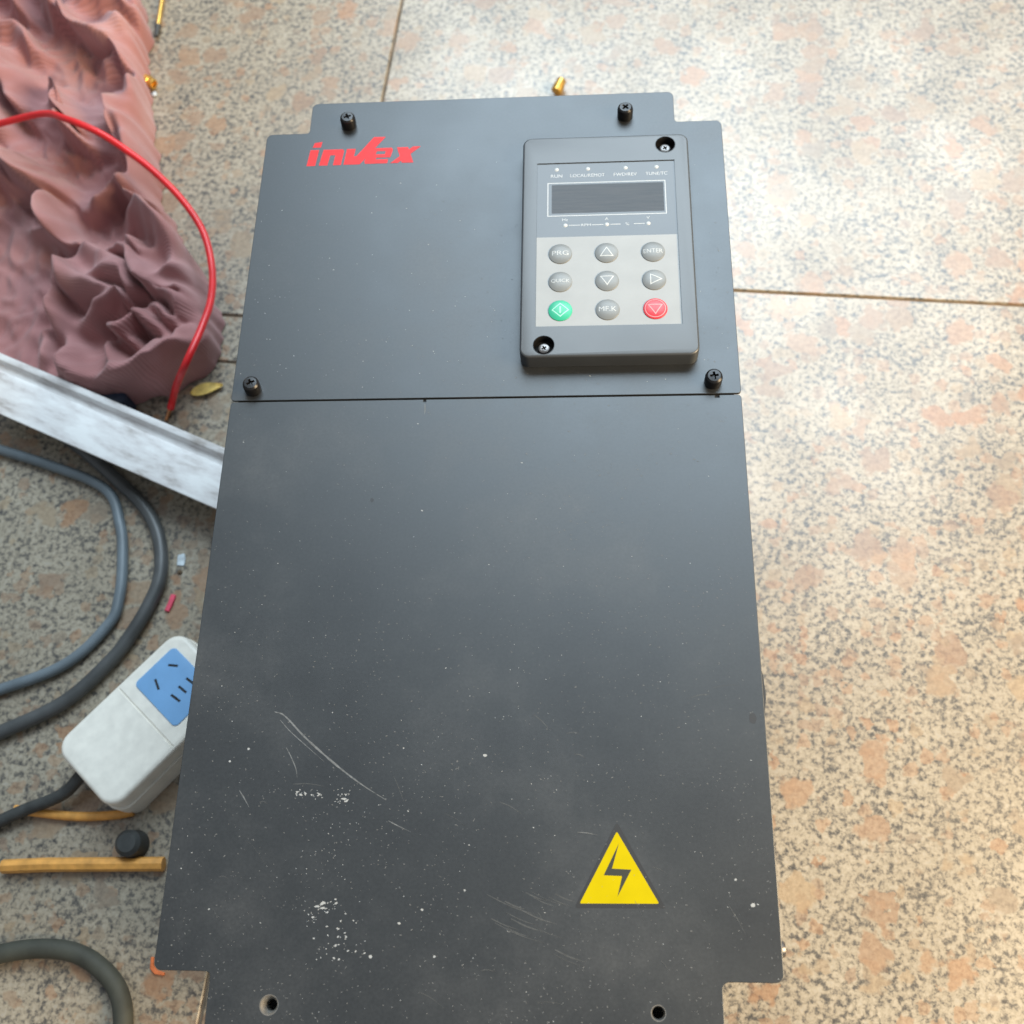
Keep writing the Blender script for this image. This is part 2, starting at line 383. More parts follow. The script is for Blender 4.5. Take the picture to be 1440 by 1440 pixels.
# printed logo letters
LOGO = {
 'i': [[(-103.4, 162.8), (-98.4, 162.8), (-99.7, 151.4), (-104.7, 151.4)], [(-102.4, 164.6), (-101.4, 167.9), (-97.0, 168.6), (-97.6, 164.6)]],
 'n': [[(-95.8, 162.8), (-84.6, 162.8), (-83.8, 161.6), (-84.9, 151.5), (-89.5, 151.5), (-88.6, 158.7), (-91.6, 158.7), (-92.7, 151.5), (-97.6, 151.5)]],
 'v': [[(-82.3, 162.8), (-77.2, 162.8), (-77.9, 157.4), (-76.5, 157.4), (-67.2, 170.9), (-60.4, 170.9), (-74.1, 151.6), (-83.4, 151.6)]],
 'e': [[(-68.2, 162.8), (-56.4, 162.8), (-55.6, 161.4), (-56.8, 156.0), (-64.9, 156.0), (-65.2, 154.7), (-58.0, 154.7), (-58.4, 151.8), (-71.0, 151.8), (-71.6, 153.4), (-69.6, 161.2)]],
 'x': [[(-53.4, 162.9), (-47.0, 162.9), (-43.4, 151.8), (-50.0, 151.8)], [(-44.2, 163.2), (-39.8, 163.2), (-52.3, 151.75), (-56.6, 151.75)]],
}
k = 0
for ch_, polys in LOGO.items():
    bm = bmesh.new()
    for q in polys:
        k += 1; b2 = flat([(x / 1000, y / 1000) for x, y in q], Z - .00002, .00006 + .000012 * k)
        me = bpy.data.meshes.new('t'); b2.to_mesh(me); b2.free(); bm.from_mesh(me)
    lt = obj('logo_letter', bm, 'red_print', upper)
    if ch_ == 'e': cut(lt, [(lambda m: (box.to_mesh(m), m)[1])(bpy.data.meshes.new('c')) for box in [prism([(-.0649, .1606), (-.0597, .1606), (-.0601, .1583), (-.0654, .1583)], Z - .001, Z + .001)]])

# warning sign: black triangle, yellow triangle, lightning bolt
wb = obj('sign_backing', flat(round_poly([(.0458, -.2422), (.0838, -.2418), (.0641, -.2072)], .0008, 3), ZL - .00002, .00006), 'black_print', lower)
wy = obj('warning_triangle', flat(round_poly([(.0480, -.2404), (.0810, -.2400), (.0640, -.2112)], .0004, 3), ZL + .00001, .00006), 'yellow', lower)
wl = obj('lightning_bolt', flat([(.0648, -.2162), (.0582, -.2291), (.0659, -.2293), (.0638, -.2375), (.0698, -.2267), (.0617, -.2264)][::-1], ZL + .00004, .00006), 'bolt_print', lower)

# dust, paint splashes and scratches
def flecks(name, pts, mat, parent, z):
    bm = bmesh.new()
    for x, y, a, b, r in pts:
        n = random.choice((5, 6, 7)); vv = []
        for k in range(n):
            an = 2 * PI * k / n; q = random.uniform(.55, 1.0); px, py = a * q * math.cos(an), b * q * math.sin(an)
            vv.append(bm.verts.new((x + px * math.cos(r) - py * math.sin(r), y + px * math.sin(r) + py * math.cos(r), z + random.uniform(.00003, .00009))))
        bm.faces.new(vv)
    o = obj(name, bm, mat, parent); o['kind'] = 'stuff'; return o
def on_lower(x, y):
    if not (-.298 < y < -.003): return False
    w = .105 if y < -.2680 else .1285
    if any(math.hypot(x - hx, y - hy) < hr + .001 for hx, hy, hr in HOLES): return False
    return abs(x) < w
bright, dim = [], []
while len(bright) < 330:
    x, y = random.uniform(-.13, .13), random.uniform(-.298, -.002)
    d = .25 + .75 * min(1, -y / .22); d *= .45 + .9 * max(0, noise.noise((x * 22, y * 22, 3)) + .35)
    if random.random() < d and on_lower(x, y):
        s = random.expovariate(1 / .00011) + .00010; s = min(s, .0006); bright.append((x, y, s * random.uniform(1.0, 1.9) * .85, s * .68, random.gauss(-.1, .45)))
while len(dim) < 2600:
    x, y = random.uniform(-.13, .13), random.uniform(-.298, -.002)
    d = .2 + .8 * min(1, -y / .24); d *= .35 + 1.0 * max(0, noise.noise((x * 30, y * 30, 9)) + .35)
    if random.random() < d and on_lower(x, y):
        s = random.uniform(.00010, .00030); dim.append((x, y, s * random.uniform(1, 2.6), s, random.gauss(-.1, .6)))
def splash(cx, cy, sx, sy, n, smin, smax, rot=-.15):
    for _ in range(n):
        px, py = random.gauss(0, sx), random.gauss(0, sy); s = random.uniform(smin, smax) * .62
        x, y = cx + px * math.cos(rot) - py * math.sin(rot), cy + px * math.sin(rot) + py * math.cos(rot)
        if on_lower(x, y): bright.append((x, y, s * 1.5, s, random.gauss(rot, .6)))
splash(-.0735, -.1975, .0022, .0013, 12, .0002, .0006); splash(-.0665, -.1976, .0016, .0008, 16, .0002, .0005)
splash(-.0548, -.1985, .0022, .0020, 16, .0002, .0006, .5)
splash(-.0600, -.2434, .0034, .0013, 20, .0002, .0007, .15); splash(-.0650, -.2475, .0018, .0016, 12, .0002, .0004)
splash(-.0520, -.2560, .0040, .0045, 24, .0002, .0008, .5); splash(-.0560, -.2610, .0035, .0040, 14, .0002, .0006)
splash(-.056, -.215, .010, .016, 60, .00015, .0004); splash(.02, -.165, .025, .02, 40, .00015, .0004)
for x, y, s in ((-.0386, -.2626, .0011), (.0067, -.1795, .0011), (-.0275, -.2493, .0009), (-.0004, -.2359, .0007), (.1195, -.2400, .0012), (-.108, -.183, .0009), (-.018, -.244, .0008), (-.012, -.262, .0009), (.1130, -.2300, .0007), (-.100, -.1775, .0008)):
    bright.append((x, y, s, s * .8, random.uniform(-.5, .5)))
bm_f = bmesh.new()
for cx, cy, n_, s0 in ((-.0745, -.1972, 4, .0010), (-.0705, -.1979, 2, .0008), (-.0664, -.1976, 2, .0008), (-.0550, -.1984, 5, .0013), (-.0605, -.2436, 5, .0013), (-.0572, -.2420, 2, .0010), (-.0648, -.2470, 2, .0007), (-.0500, -.2552, 3, .0010), (-.0545, -.2590, 3, .0008), (-.0540, -.2632, 2, .0009)):
    for _ in range(n_):
        x, y, s_ = cx + random.gauss(0, s0), cy + random.gauss(0, s0 * .6), s0 * random.uniform(.5, 1.1); rt = random.uniform(-.5, .5); vv = []
        for k in range(12):
            an = 2 * PI * k / 12; q = random.uniform(.35, 1.0); px, py = s_ * q * math.cos(an), s_ * .55 * q * math.sin(an)
            vv.append(bm_f.verts.new((x + px * math.cos(rt) - py * math.sin(rt), y + px * math.sin(rt) + py * math.cos(rt), ZL + .00005 + random.random() * .00002)))
        bm_f.faces.new(vv)
fo = obj('paint_flakes', bm_f, 'dust', lower); fo['kind'] = 'stuff'
flecks('dust', bright, 'dust', lower, ZL); flecks('fine_dust', dim, 'dust_dim', lower, ZL)
ud = []
while len(ud) < 420:
    x, y = random.uniform(-.128, .128), random.uniform(.003, .172)
    if 0.017 < x < .112 and .015 < y < .160: continue
    if -.107 < x < -.038 and .149 < y < .173: continue
    if random.random() < 1.15 - y / .16:
        s = random.uniform(.00010, .00034); ud.append((x, y, s * random.uniform(1, 2), s, random.gauss(-.1, .5)))
flecks('dust', ud[:110], 'dust', upper, Z); flecks('fine_dust', ud[110:], 'dust_dim', upper, Z)
def scratch(pts, w, mat='scratch'):
    P = spline([(x / 1000, y / 1000, 0) for x, y in pts], 10); bm = bmesh.new(); L = []
    n = len(P); zz = ZL + .00003 + random.random() * .00006
    for i, p in enumerate(P):
        d = (P[min(i + 1, n - 1)] - P[max(i - 1, 0)]).normalized(); s = Vector((-d.y, d.x, 0)); t = i / (n - 1)
        ww = w * (math.sin(PI * min(1, t * 1.0 + .08)) ** .5 if t < .92 else .3) * random.uniform(.7, 1.1)
        L.append((bm.verts.new((p.x + s.x * ww, p.y + s.y * ww, zz)), bm.verts.new((p.x - s.x * ww, p.y - s.y * ww, zz))))
    for a, b in zip(L, L[1:]): bm.faces.new((a[0], a[1], b[1], b[0]))
    bmesh.ops.recalc_face_normals(bm, faces=bm.faces[:])
    return obj('scratch', bm, mat, lower)
scratch([(-89.9, -160.6), (-84.9, -162.6), (-74.9, -172.0), (-62.8, -181.8), (-53.4, -188.7), (-45.3, -194.0), (-36.2, -199.2)], .00045)
scratch([(-87.0, -164.3), (-82.0, -169.3), (-74.6, -175.3), (-65.0, -182.9)], .00018)
scratch([(-82.9, -176.7), (-80.3, -180.8), (-77.6, -186), (-76.6, -190.0)], .00022)
scratch([(-102.1, -195.6), (-99.5, -199), (-96.8, -202.9)], .0003)
scratch([(-34.5, -208.0), (-30.6, -209.9), (-24.5, -212.6)], .00022)
scratch([(47.1, -211.8), (51, -212.0), (55.5, -212.8)], .0002)
for k in range(16):
    x0, y0 = random.uniform(8, 40), random.uniform(-262, -236); L_ = random.uniform(8, 24)
    scratch([(x0, y0), (x0 + L_ * .5, y0 - L_ * .22), (x0 + L_, y0 - L_ * .36)], random.uniform(.0001, .0004), 'smear')
for k in range(22):
    x0, y0 = random.uniform(-120, 110), random.uniform(-285, -120); L_ = random.uniform(4, 16); an = random.uniform(-1.2, .3)
    if on_lower((x0 + L_ * math.cos(an)) / 1000, (y0 + L_ * math.sin(an)) / 1000): scratch([(x0, y0), (x0 + L_ * .5 * math.cos(an), y0 + L_ * .5 * math.sin(an) + .6), (x0 + L_ * math.cos(an), y0 + L_ * math.sin(an))], random.uniform(.00008, .0002), 'smear')
scratch([(-29.0, -3), (-28.8, -6.5), (-28.9, -9)], .0004)
for x, y, r in ((-.0525, -.0561, .0010), (.1247, -.1626, .0020)):
    obj('dark_spot', flat([(x + r * math.cos(a) * random.uniform(.7, 1), y + r * 1.2 * math.sin(a)) for a in [2 * PI * k / 10 for k in range(10)]], ZL - .00002, .00006), 'black_print', lower)

# screws with a cross recess
def screw_mesh(r, h, cross=True):
    o = obj('tmp', lathe([(0, 0), (r * .97, 0), (r, h * .1), (r, h * .72), (r * .93, h * .88), (r * .72, h * .98), (0, h)], 36))
    if cross:
        L, w, dp = r * .66, r * .17, max(.0016, r * .45)
        bs = []
        for a in (0, PI / 2):
            bm = bmesh.new()
            for zz, kx, kw in ((h + .001, 1.0, 1.0), (h - dp, .30, .55)):
                for sx, sy in ((-1, -1), (1, -1), (1, 1), (-1, 1)):
                    v = Vector((sx * L * kx, sy * w * kw, 0)); v.rotate(Matrix.Rotation(a, 3, 'Z')); bm.verts.new((v.x, v.y, zz))
            bmesh.ops.convex_hull(bm, input=bm.verts); me = bpy.data.meshes.new('c'); bm.to_mesh(me); bm.free(); bs.append(me)
        cut(o, bs)
    smooth(o, 35); me = o.data; bpy.data.objects.remove(o); me.materials.clear(); return me
sm1 = screw_mesh(.0044, .0076)
for i, (x, y, a, tx, ty) in enumerate(((-.0825, .1805, .35, .05, .03), (.0763, .1805, .8, .02, -.02), (-.1190, .0070, .5, .06, .02), (.1163, .0070, .1, .0, .03))):
    o = obj('cover_screw', sm1, 'black_metal', inv); o.location = (x, y, Z - .0006); o.rotation_euler = (ty, tx, a)

# ------------------------------------------------------------------ keypad
KZ = Z + .0100
kx0, kx1, ky0, ky1 = .0193, .1096, .0172, .1575
bm = prism(round_poly([(kx0, ky0), (kx1, ky0), (kx1, ky1), (kx0, ky1)], .0050, 8), Z + .0001, KZ); bevel_top(bm, KZ, .0011, 4)
keypad = obj('keypad', bm, 'keypad', inv)
KS = ((.0972, .1502), (.0316, .0242))
PX0, PX1, PY0, PY1, PSPLIT = .0272, .1017, .0351, .1396, .0906
def mk(b): m = bpy.data.meshes.new('c'); b.to_mesh(m); b.free(); return m
cut(keypad, [cyl_mesh(.0053, KZ - .0055, KZ + .01, x, y, 40) for x, y in KS] + [mk(box_bm(PX0, PX1, PY0, PY1, KZ - .0006, KZ + .01))]); smooth(keypad, 40)
keypad['label'] = 'raised grey control keypad with display and nine round buttons'
PZ = KZ - .0005
g = .00015
obj('display_panel', box_bm(PX0 + g, PX1 - g, PSPLIT, PY1 - g, KZ - .00055, PZ), 'overlay', keypad)
obj('button_panel', box_bm(PX0 + g, PX1 - g, PY0 + g, PSPLIT, KZ - .00055, PZ + .00003), 'silver', keypad)
obj('display_window', flat(round_poly([(.0352, .1060), (.0952, .1060), (.0952, .1250), (.0352, .1250)], .0004, 2), PZ - .00001, .00003), 'glass', keypad)
def rect(x0, x1, y0, y1): return [(x0, y0), (x1, y0), (x1, y1), (x0, y1)]
obj('display_border', ring_poly(rect(.0329, .0964, .1041, .1264), rect(.0334, .0959, .1046, .1259), PZ + .00003), 'legend_dim', keypad)
for x in (.0378, .0548, .0752, .0919): obj('indicator_light', lathe([(0, PZ + .0003), (.0007, PZ + .00025), (.0012, PZ), (.0012, PZ - .0002)][::-1], 20, x, .1354), 'legend', keypad)
for x in (.0425, .0645, .0864): obj('unit_light', lathe([(0, PZ + .0003), (.0007, PZ + .00025), (.0012, PZ), (.0012, PZ - .0002)][::-1], 20, x, .0981), 'legend', keypad)
for s, x, y, w, h in (('RUN', .0378, .1310, .0062, .0021), ('LOCAL/REMOT', .0546, .1310, .0186, .0021), ('FWD/REV', .0750, .1310, .0124, .0021), ('TUNE/TC', .0918, .1310, .0116, .0021),
                      ('Hz', .0424, .1018, .0030, .0017), ('A', .0645, .1018, .0018, .0017), ('V', .0864, .1018, .0018, .0017), ('RPM', .0535, .0981, .0052, .0015), ('%', .0753, .0981, .0020, .0017)):
    obj('lettering', text_mesh(s, x, y, w, h, PZ), 'legend_dim', keypad)
for x0, x1 in ((.0443, .0503), (.0567, .0628), (.0664, .0718), (.0788, .0845)): obj('unit_line', flat(rect(x0, x1, .09785, .09825), PZ - .00001, .00005), 'legend_dim', keypad)
# buttons
BR, BH = .0062, .0012
def dome(r): return BH * (1 - .72 * min(1, r / BR) ** 2.4)
prof = [(BR, PZ - .0002), (BR, PZ + .0001)] + [(BR * q, PZ + dome(BR * q)) for q in (.985, .96, .9, .8, .68, .55, .4, .25, .12)] + [(0, PZ + dome(0))]
bxs, bys = (.0399, .0641, .0883), (.0797, .0622, .0446)
LEG = [['PRG', 'up', 'ENTER'], ['QUICK', 'down', 'right'], ['run', 'MF.K', 'stop']]
COL = {'run': 'btn_green', 'stop': 'btn_red'}
def tri_pts(cx, cy, r, a): return [(cx + r * math.cos(a + 2 * PI * k / 3), cy + r * .92 * math.sin(a + 2 * PI * k / 3)) for k in range(3)]
def subdiv(pts, n=4): return [tuple(Vector(pts[i]).lerp(Vector(pts[(i + 1) % len(pts)]), k / n)) for i in range(len(pts)) for k in range(n)]
for r_, y in enumerate(bys):
    for c_, x in enumerate(bxs):
        L = LEG[r_][c_]
        b = smooth(obj('button', lathe(prof, 40, x, y), COL.get(L, 'btn_grey'), keypad), 60)
        class ZF:
            c = (x, y)
            def __call__(s, r): return dome(r)
        zf = ZF(); up_ = .00005
        def loop(po, pi, mat): obj('button_symbol', ring_poly(subdiv(po), subdiv(pi), PZ + up_, zf), mat, keypad)
        if L in ('up', 'down', 'right'):
            a = {'up': PI / 2, 'down': -PI / 2, 'right': 0}[L]; dy = {'up': -.0006, 'down': .0006, 'right': 0}[L]
            loop(tri_pts(x, y + dy, .0043, a), tri_pts(x, y + dy, .0032, a), 'legend')
        elif L == 'run':
            dm = lambda r: [(x + r * 1.08, y), (x, y + r), (x - r * 1.08, y), (x, y - r)]
            loop(dm(.0042), dm(.0035), 'legend_green'); loop(rect(x - .0004, x + .0004, y - .0020, y + .0020), rect(x - .00005, x + .00005, y - .0018, y + .0018), 'legend_green')
        elif L == 'stop':
            loop(tri_pts(x, y + .0002, .0045, -PI / 2), tri_pts(x, y + .0002, .0034, -PI / 2), 'legend_red')
            cir = lambda r: [(x + r * math.cos(2 * PI * k / 24), y + r * math.sin(2 * PI * k / 24)) for k in range(24)]
            loop(cir(.0054), cir(.0050), 'legend_red')
        else:
            w = {'PRG': .0086, 'ENTER': .0100, 'QUICK': .0096, 'MF.K': .0090}[L]
            obj('button_symbol', text_mesh(L, x, y, w, .0028 if len(L) < 5 else .0025, PZ, .00005, dome), 'legend', keypad)
sm2 = screw_mesh(.0030, .0030)
for x, y in KS:
    smooth(obj('recess_rim', lathe([(.00528, KZ - .0054), (.00528, KZ - .0004), (.0056, KZ + .00008), (.0053, KZ + .00012), (.0051, KZ - .0003), (.0051, KZ - .0054)], 40, x, y), 'black_metal', keypad), 30)
    obj('recess_bottom', cyl_mesh(.0051, KZ - .0058, KZ - .0050, x, y, 32), 'dark_hole', keypad)
    o = obj('keypad_screw', sm2, 'screw_dark', keypad); o.location = (x, y - .0004, KZ - .0052); o.rotation_euler = (0, 0, .5)

# ------------------------------------------------------------------ things on the floor to the left
#RAG_BEGIN
def rag():
    import numpy as np
    K = [(.100, -.305), (.132, -.300), (.139, -.272), (.150, -.252), (.165, -.2405), (.190, -.2350), (.2150, -.2385), (.256, -.2600), (.290, -.2850), (.318, -.3020), (.345, -.3060), (.38, -.3160), (.425, -.3280), (.467, -.3360), (.51, -.3430), (.565, -.3600), (.75, -.3700)]
    ky = np.array([a for a, b in K]); kx = np.array([b for a, b in K])
    NU, NV = 210, 380
    u = np.linspace(0, 1, NU)[None, :]; v = np.linspace(0, 1, NV)[:, None]
    y = .1310 + (.72 - .1310) * v + 0 * u
    R = np.interp(y, ky, kx)
    R = R + np.array([.006 * noise.noise((0, a * 38, 2.2)) + .003 * noise.noise((0, a * 110, 4.2)) for a in y[:, 0]])[:, None]
    L = -.55 + .05 * np.sin(y * 9)
    x = L + (R - L) * u ** .8
    y = y + .055 * np.clip(1 - u * 1.25, 0, 1) ** 1.5 * (1 - v) + .002 * np.sin(x * 240) * (1 - v) ** 8
    def nz(fx, fy, sx, sy, seed):
        out = np.zeros(x.shape); X, Y = fx * sx, fy * sy
        flat_ = [noise.noise((a, b, seed)) for a, b in zip(X.ravel(), Y.ravel())]
        return np.array(flat_).reshape(x.shape)
    wx, wy = nz(x, y, 30, 30, 3.3) * .010, nz(x, y, 30, 30, 8.1) * .010
    X, Y = x + wx, y + wy
    RID = [  # polyline in mm, height, width on the steep side, width on the gentle side, lean
     ([(-330, 139), (-308, 141), (-285.8, 142.4), (-271.8, 154.7), (-252.2, 163.3), (-240.1, 168.5), (-230.1, 177.5)], .040, .007, .017, .010),
     ([(-248.8, 207.1), (-239, 193.5), (-235, 182.1), (-235, 172), (-243, 160)], .034, .006, .010, -.004),
     ([(-310, 136), (-289.4, 139.3), (-277.5, 138.5), (-262, 145), (-248.0, 153)], .024, .005, .008, .003),
     ([(-317.7, 256.6), (-295.5, 244.0), (-278.6, 231.8), (-268.0, 216.0), (-263.8, 204.5)], .044, .006, .013, .009),
     ([(-276.9, 231.7), (-265.5, 233.3), (-253.3, 229.1), (-243.0, 223.0)], .040, .005, .009, .010),
     ([(-269.6, 216.1), (-257.0, 208.1), (-246, 196.4), (-240, 187.0)], .042, .006, .011, .009),
     ([(-292.8, 195.8), (-279.3, 193.5), (-266.5, 183.9), (-255.4, 174.4)], .040, .006, .010, .009),
     ([(-310.4, 286.8), (-296.1, 282.2), (-283.8, 267.7), (-270.7, 247.4), (-266.5, 235.6)], .044, .006, .012, -.006),
     ([(-288.9, 287.9), (-278.5, 275.3), (-265.1, 264.8), (-260, 257)], .030, .005, .010, .006),
     ([(-294.4, 172), (-286.1, 184.4), (-281.3, 195.5)], .040, .006, .009, .006),
     ([(-330, 230), (-315.8, 225.0), (-302.1, 222.7), (-287.2, 212.7), (-270.7, 212.3)], .044, .006, .012, .009),
     ([(-330, 190), (-312, 200), (-300, 208), (-285, 205)], .040, .006, .010, .008),
     ([(-346, 640), (-347.8, 542.7), (-340.7, 506.2), (-335.1, 470.9), (-333.1, 450.1), (-331.0, 419.8), (-327.1, 387.0), (-318.7, 362.9), (-306.7, 339.1), (-291.8, 315.7)], .040, .007, .012, -.006),
     ([(-341.0, 538.9), (-334.6, 511.3), (-326.2, 479.0), (-328.6, 454.8)], .024, .005, .008, .004),
     ([(-324, 431.1), (-319, 407.6), (-313, 382.9), (-301, 358.7), (-290, 330)], .026, .005, .008, .005),
     ([(-346.4, 415.8), (-330.6, 382.6), (-322.9, 366.5), (-313.3, 338.1), (-305.4, 312.0)], .044, .006, .011, .008),
     ([(-322, 318), (-306, 305), (-290, 300), (-276, 292)], .034, .005, .010, .008),
     ([(-262, 246), (-254, 240), (-250, 234)], .026, .005, .007, .004),
     ([(-306, 262), (-296, 258), (-284, 250), (-280, 243)], .036, .004, .007, .006),
     ([(-302, 190), (-296, 182), (-286, 172), (-276, 166)], .038, .005, .007, .007),
     ([(-274, 203), (-264, 197), (-254, 188), (-248, 180)], .040, .004, .007, .007),
     ([(-262, 224), (-252, 218), (-246, 210), (-243, 202)], .040, .004, .007, .006),
     ([(-300, 236), (-290, 230), (-282, 222)], .038, .004, .007, .006),
     ([(-262, 176), (-252, 172), (-244, 178), (-240, 186)], .036, .004, .006, -.003),
    ]
    rnd = random.Random(5)
    for k in range(44):                          # more folds where the cloth goes on to the left
        ax, ay = rnd.uniform(-.53, -.335) * 1000, rnd.uniform(.17, .68) * 1000; an = rnd.gauss(-.9, .5); ln = rnd.uniform(40, 95)
        RID.append(([(ax, ay), (ax + ln * .5 * math.cos(an), ay + ln * .5 * math.sin(an) + rnd.uniform(-8, 8)), (ax + ln * math.cos(an), ay + ln * math.sin(an))], rnd.uniform(.024, .046), rnd.uniform(.004, .007), rnd.uniform(.008, .013), rnd.choice((.009, -.006, .008))))
    for k in range(9):                          # tight gathers in the lower heap
        ax, ay = rnd.uniform(-315, -252), rnd.uniform(150, 300); an = rnd.gauss(-.75, .35); ln = rnd.uniform(18, 42)
        RID.append(([(ax, ay), (ax + ln * .5 * math.cos(an) + rnd.uniform(-3, 3), ay + ln * .5 * math.sin(an) + rnd.uniform(-3, 3)), (ax + ln * math.cos(an), ay + ln * math.sin(an))], rnd.uniform(.030, .044), rnd.uniform(.0025, .004), rnd.uniform(.004, .007), rnd.choice((.006, .004, -.003))))
    h = np.zeros(x.shape); lx = np.zeros(x.shape); ly = np.zeros(x.shape)
    for pts, H, ws, wg, lean in RID:
        P = spline([(a / 1000, b / 1000, 0) for a, b in pts], 5)
        best = np.full(x.shape, 9.); sgn = np.zeros(x.shape); nx = np.zeros(x.shape); ny = np.zeros(x.shape); tt = np.zeros(x.shape)
        n = len(P) - 1
        for i, (a, b) in enumerate(zip(P, P[1:])):
            d = b - a; l2 = max(d.length_squared, 1e-12)
            t = np.clip(((X - a.x) * d.x + (Y - a.y) * d.y) / l2, 0, 1); qx, qy = X - a.x - t * d.x, Y - a.y - t * d.y
            ds = np.hypot(qx, qy); m = ds < best
            best = np.where(m, ds, best); sgn = np.where(m, d.x * qy - d.y * qx, sgn); il = 1 / math.sqrt(l2)
            nx = np.where(m, d.y * il, nx); ny = np.where(m, -d.x * il, ny); tt = np.where(m, (i + t) / n, tt)
        H = H * 1.22; w = np.where(sgn < 0, ws, wg) * .92; prof = np.exp(-(best / w) ** 2) * np.sin(PI * np.clip(tt * .88 + .08, 0, 1)) ** .6 * H
        k = 160.0
        h = np.log(np.exp(h * k) + np.exp(prof * k) - 1) / k
        lx += nx * lean * prof / H; ly += ny * lean * prof / H
    base = .007 + .007 * nz(x, y, 16, 13, 1.0) + .0060 * (1 - np.abs(nz(X + .6 * Y, Y - .3 * X, 60, 34, 4.0))) ** 3 + .0050 * (1 - np.abs(nz(X - .5 * Y, Y + .4 * X, 95, 52, 14.0))) ** 4 + .0014 * nz(x, y, 170, 140, 6.0)
    edge = np.clip((R - x) / .016, 0, 1); edge = np.sqrt(1 - (1 - edge) ** 2)
    eb = np.clip((y - (.1310 + .055 * np.clip(1 - u * 1.25, 0, 1) ** 1.5)) / .014, 0, 1); eb = np.sqrt(1 - (1 - eb) ** 2)
    el = np.clip((x - L) / .03, 0, 1); et = np.clip((.72 - y) / .03, 0, 1)
    E_ = edge * eb * el * et
    z = .0008 + (np.maximum(base, .003) + h) * E_
    x2 = x + lx * E_; y2 = y + ly * E_
    for _ in range(10):                           # let the folds relax
        for A_ in (x2, y2, z):
            A_[1:-1, 1:-1] = .5 * A_[1:-1, 1:-1] + .125 * (A_[:-2, 1:-1] + A_[2:, 1:-1] + A_[1:-1, :-2] + A_[1:-1, 2:])
    me = bpy.data.meshes.new('cloth')
    vs_ = np.stack([x2, y2, z], -1).reshape(-1, 3)
    idx = np.arange(NU * NV).reshape(NV, NU)
    q = np.stack([idx[:-1, :-1], idx[:-1, 1:], idx[1:, 1:], idx[1:, :-1]], -1).reshape(-1, 4)
    me.from_pydata(vs_.tolist(), [], q.tolist())
    uvl = me.uv_layers.new(name='UVMap'); vi = np.zeros(len(me.loops), dtype=np.int32); me.loops.foreach_get('vertex_index', vi)
    # rib direction follows the cloth: rows run across, bent by the folds
    uu = (y + .10 * wx + .45 * x * np.clip((.34 - y) * 7, 0, 1)).ravel(); vv = x.ravel(); uv = np.stack([uu[vi], vv[vi]], -1).ravel().astype(np.float32); uvl.data.foreach_set('uv', uv)
    o = obj('cloth', me, 'knit'); smooth(o, 180); tag(o, 'crumpled dusty pink ribbed cloth heaped along the left edge', 'cloth'); return o
rag()
#RAG_END

# red wire with a bare end
wr = empty('red_wire', (-.262, .112, 0)); tag(wr, 'red insulated wire looping over the pink cloth, bare copper end', 'wire')
def local(path, o): return [p - o.location for p in path]
pth = spline([(-0.4334, 0.3718, 0.0500), (-0.3834, 0.3618, 0.0700), (-0.3537, 0.3434, 0.0820), (-0.3263, 0.3305, 0.0800), (-0.3057, 0.3201, 0.0700), (-0.2866, 0.3073, 0.0620), (-0.2633, 0.2851, 0.0540), (-0.2446, 0.2584, 0.0480), (-0.2337, 0.2261, 0.0460), (-0.2279, 0.1927, 0.0520), (-0.2291, 0.1637, 0.0580), (-0.2367, 0.1336, 0.0580), (-0.2508, 0.1287, 0.0360), (-0.2629, 0.1288, 0.0120), (-0.2669, 0.1256, 0.0045)], 10)
smooth(obj('insulation', tube(local(pth, wr), .0028, 18), 'red_pvc', wr), 60)
cw = spline([(-0.2669, 0.1271, 0.0046), (-0.2687, 0.1216, 0.0030), (-0.2703, 0.1161, 0.0017)], 8)
smooth(obj('copper_end', tube(local(cw, wr), lambda t: .0019 - .0007 * t, 10), 'copper', wr), 60)

# white channel bar
bar = empty('channel_bar', (-.290, .0890, 0)); bar.rotation_euler = (0, 0, math.radians(-24.2)); tag(bar, 'dirty white plastic channel bar jutting out from under the inverter', 'bar')
def extrude_x(prof, x0, x1):
    bm = bmesh.new(); a = [bm.verts.new((x0, y, z)) for y, z in prof]; b = [bm.verts.new((x1, y, z)) for y, z in prof]; n = len(prof)
    for i in range(n): bm.faces.new((a[i], a[(i + 1) % n], b[(i + 1) % n], b[i]))
    bm.faces.new(a[::-1]); bm.faces.new(b); bmesh.ops.recalc_face_normals(bm, faces=bm.faces[:]); return bm
bp = round_poly([(-.0215, .0285), (-.0215, .0310), (.0085, .0300), (.0100, .0285), (.0145, .0290), (.0165, .0340), (.0215, .0345), (.0215, 0), (.0193, 0), (.0193, .0265), (.0130, .0265), (-.002, .0275), (-.002, 0), (-.0042, 0), (-.0042, .0280)], .0006, 2)
smooth(obj('channel', extrude_x(bp, -.13, .135), 'white', bar), 40)

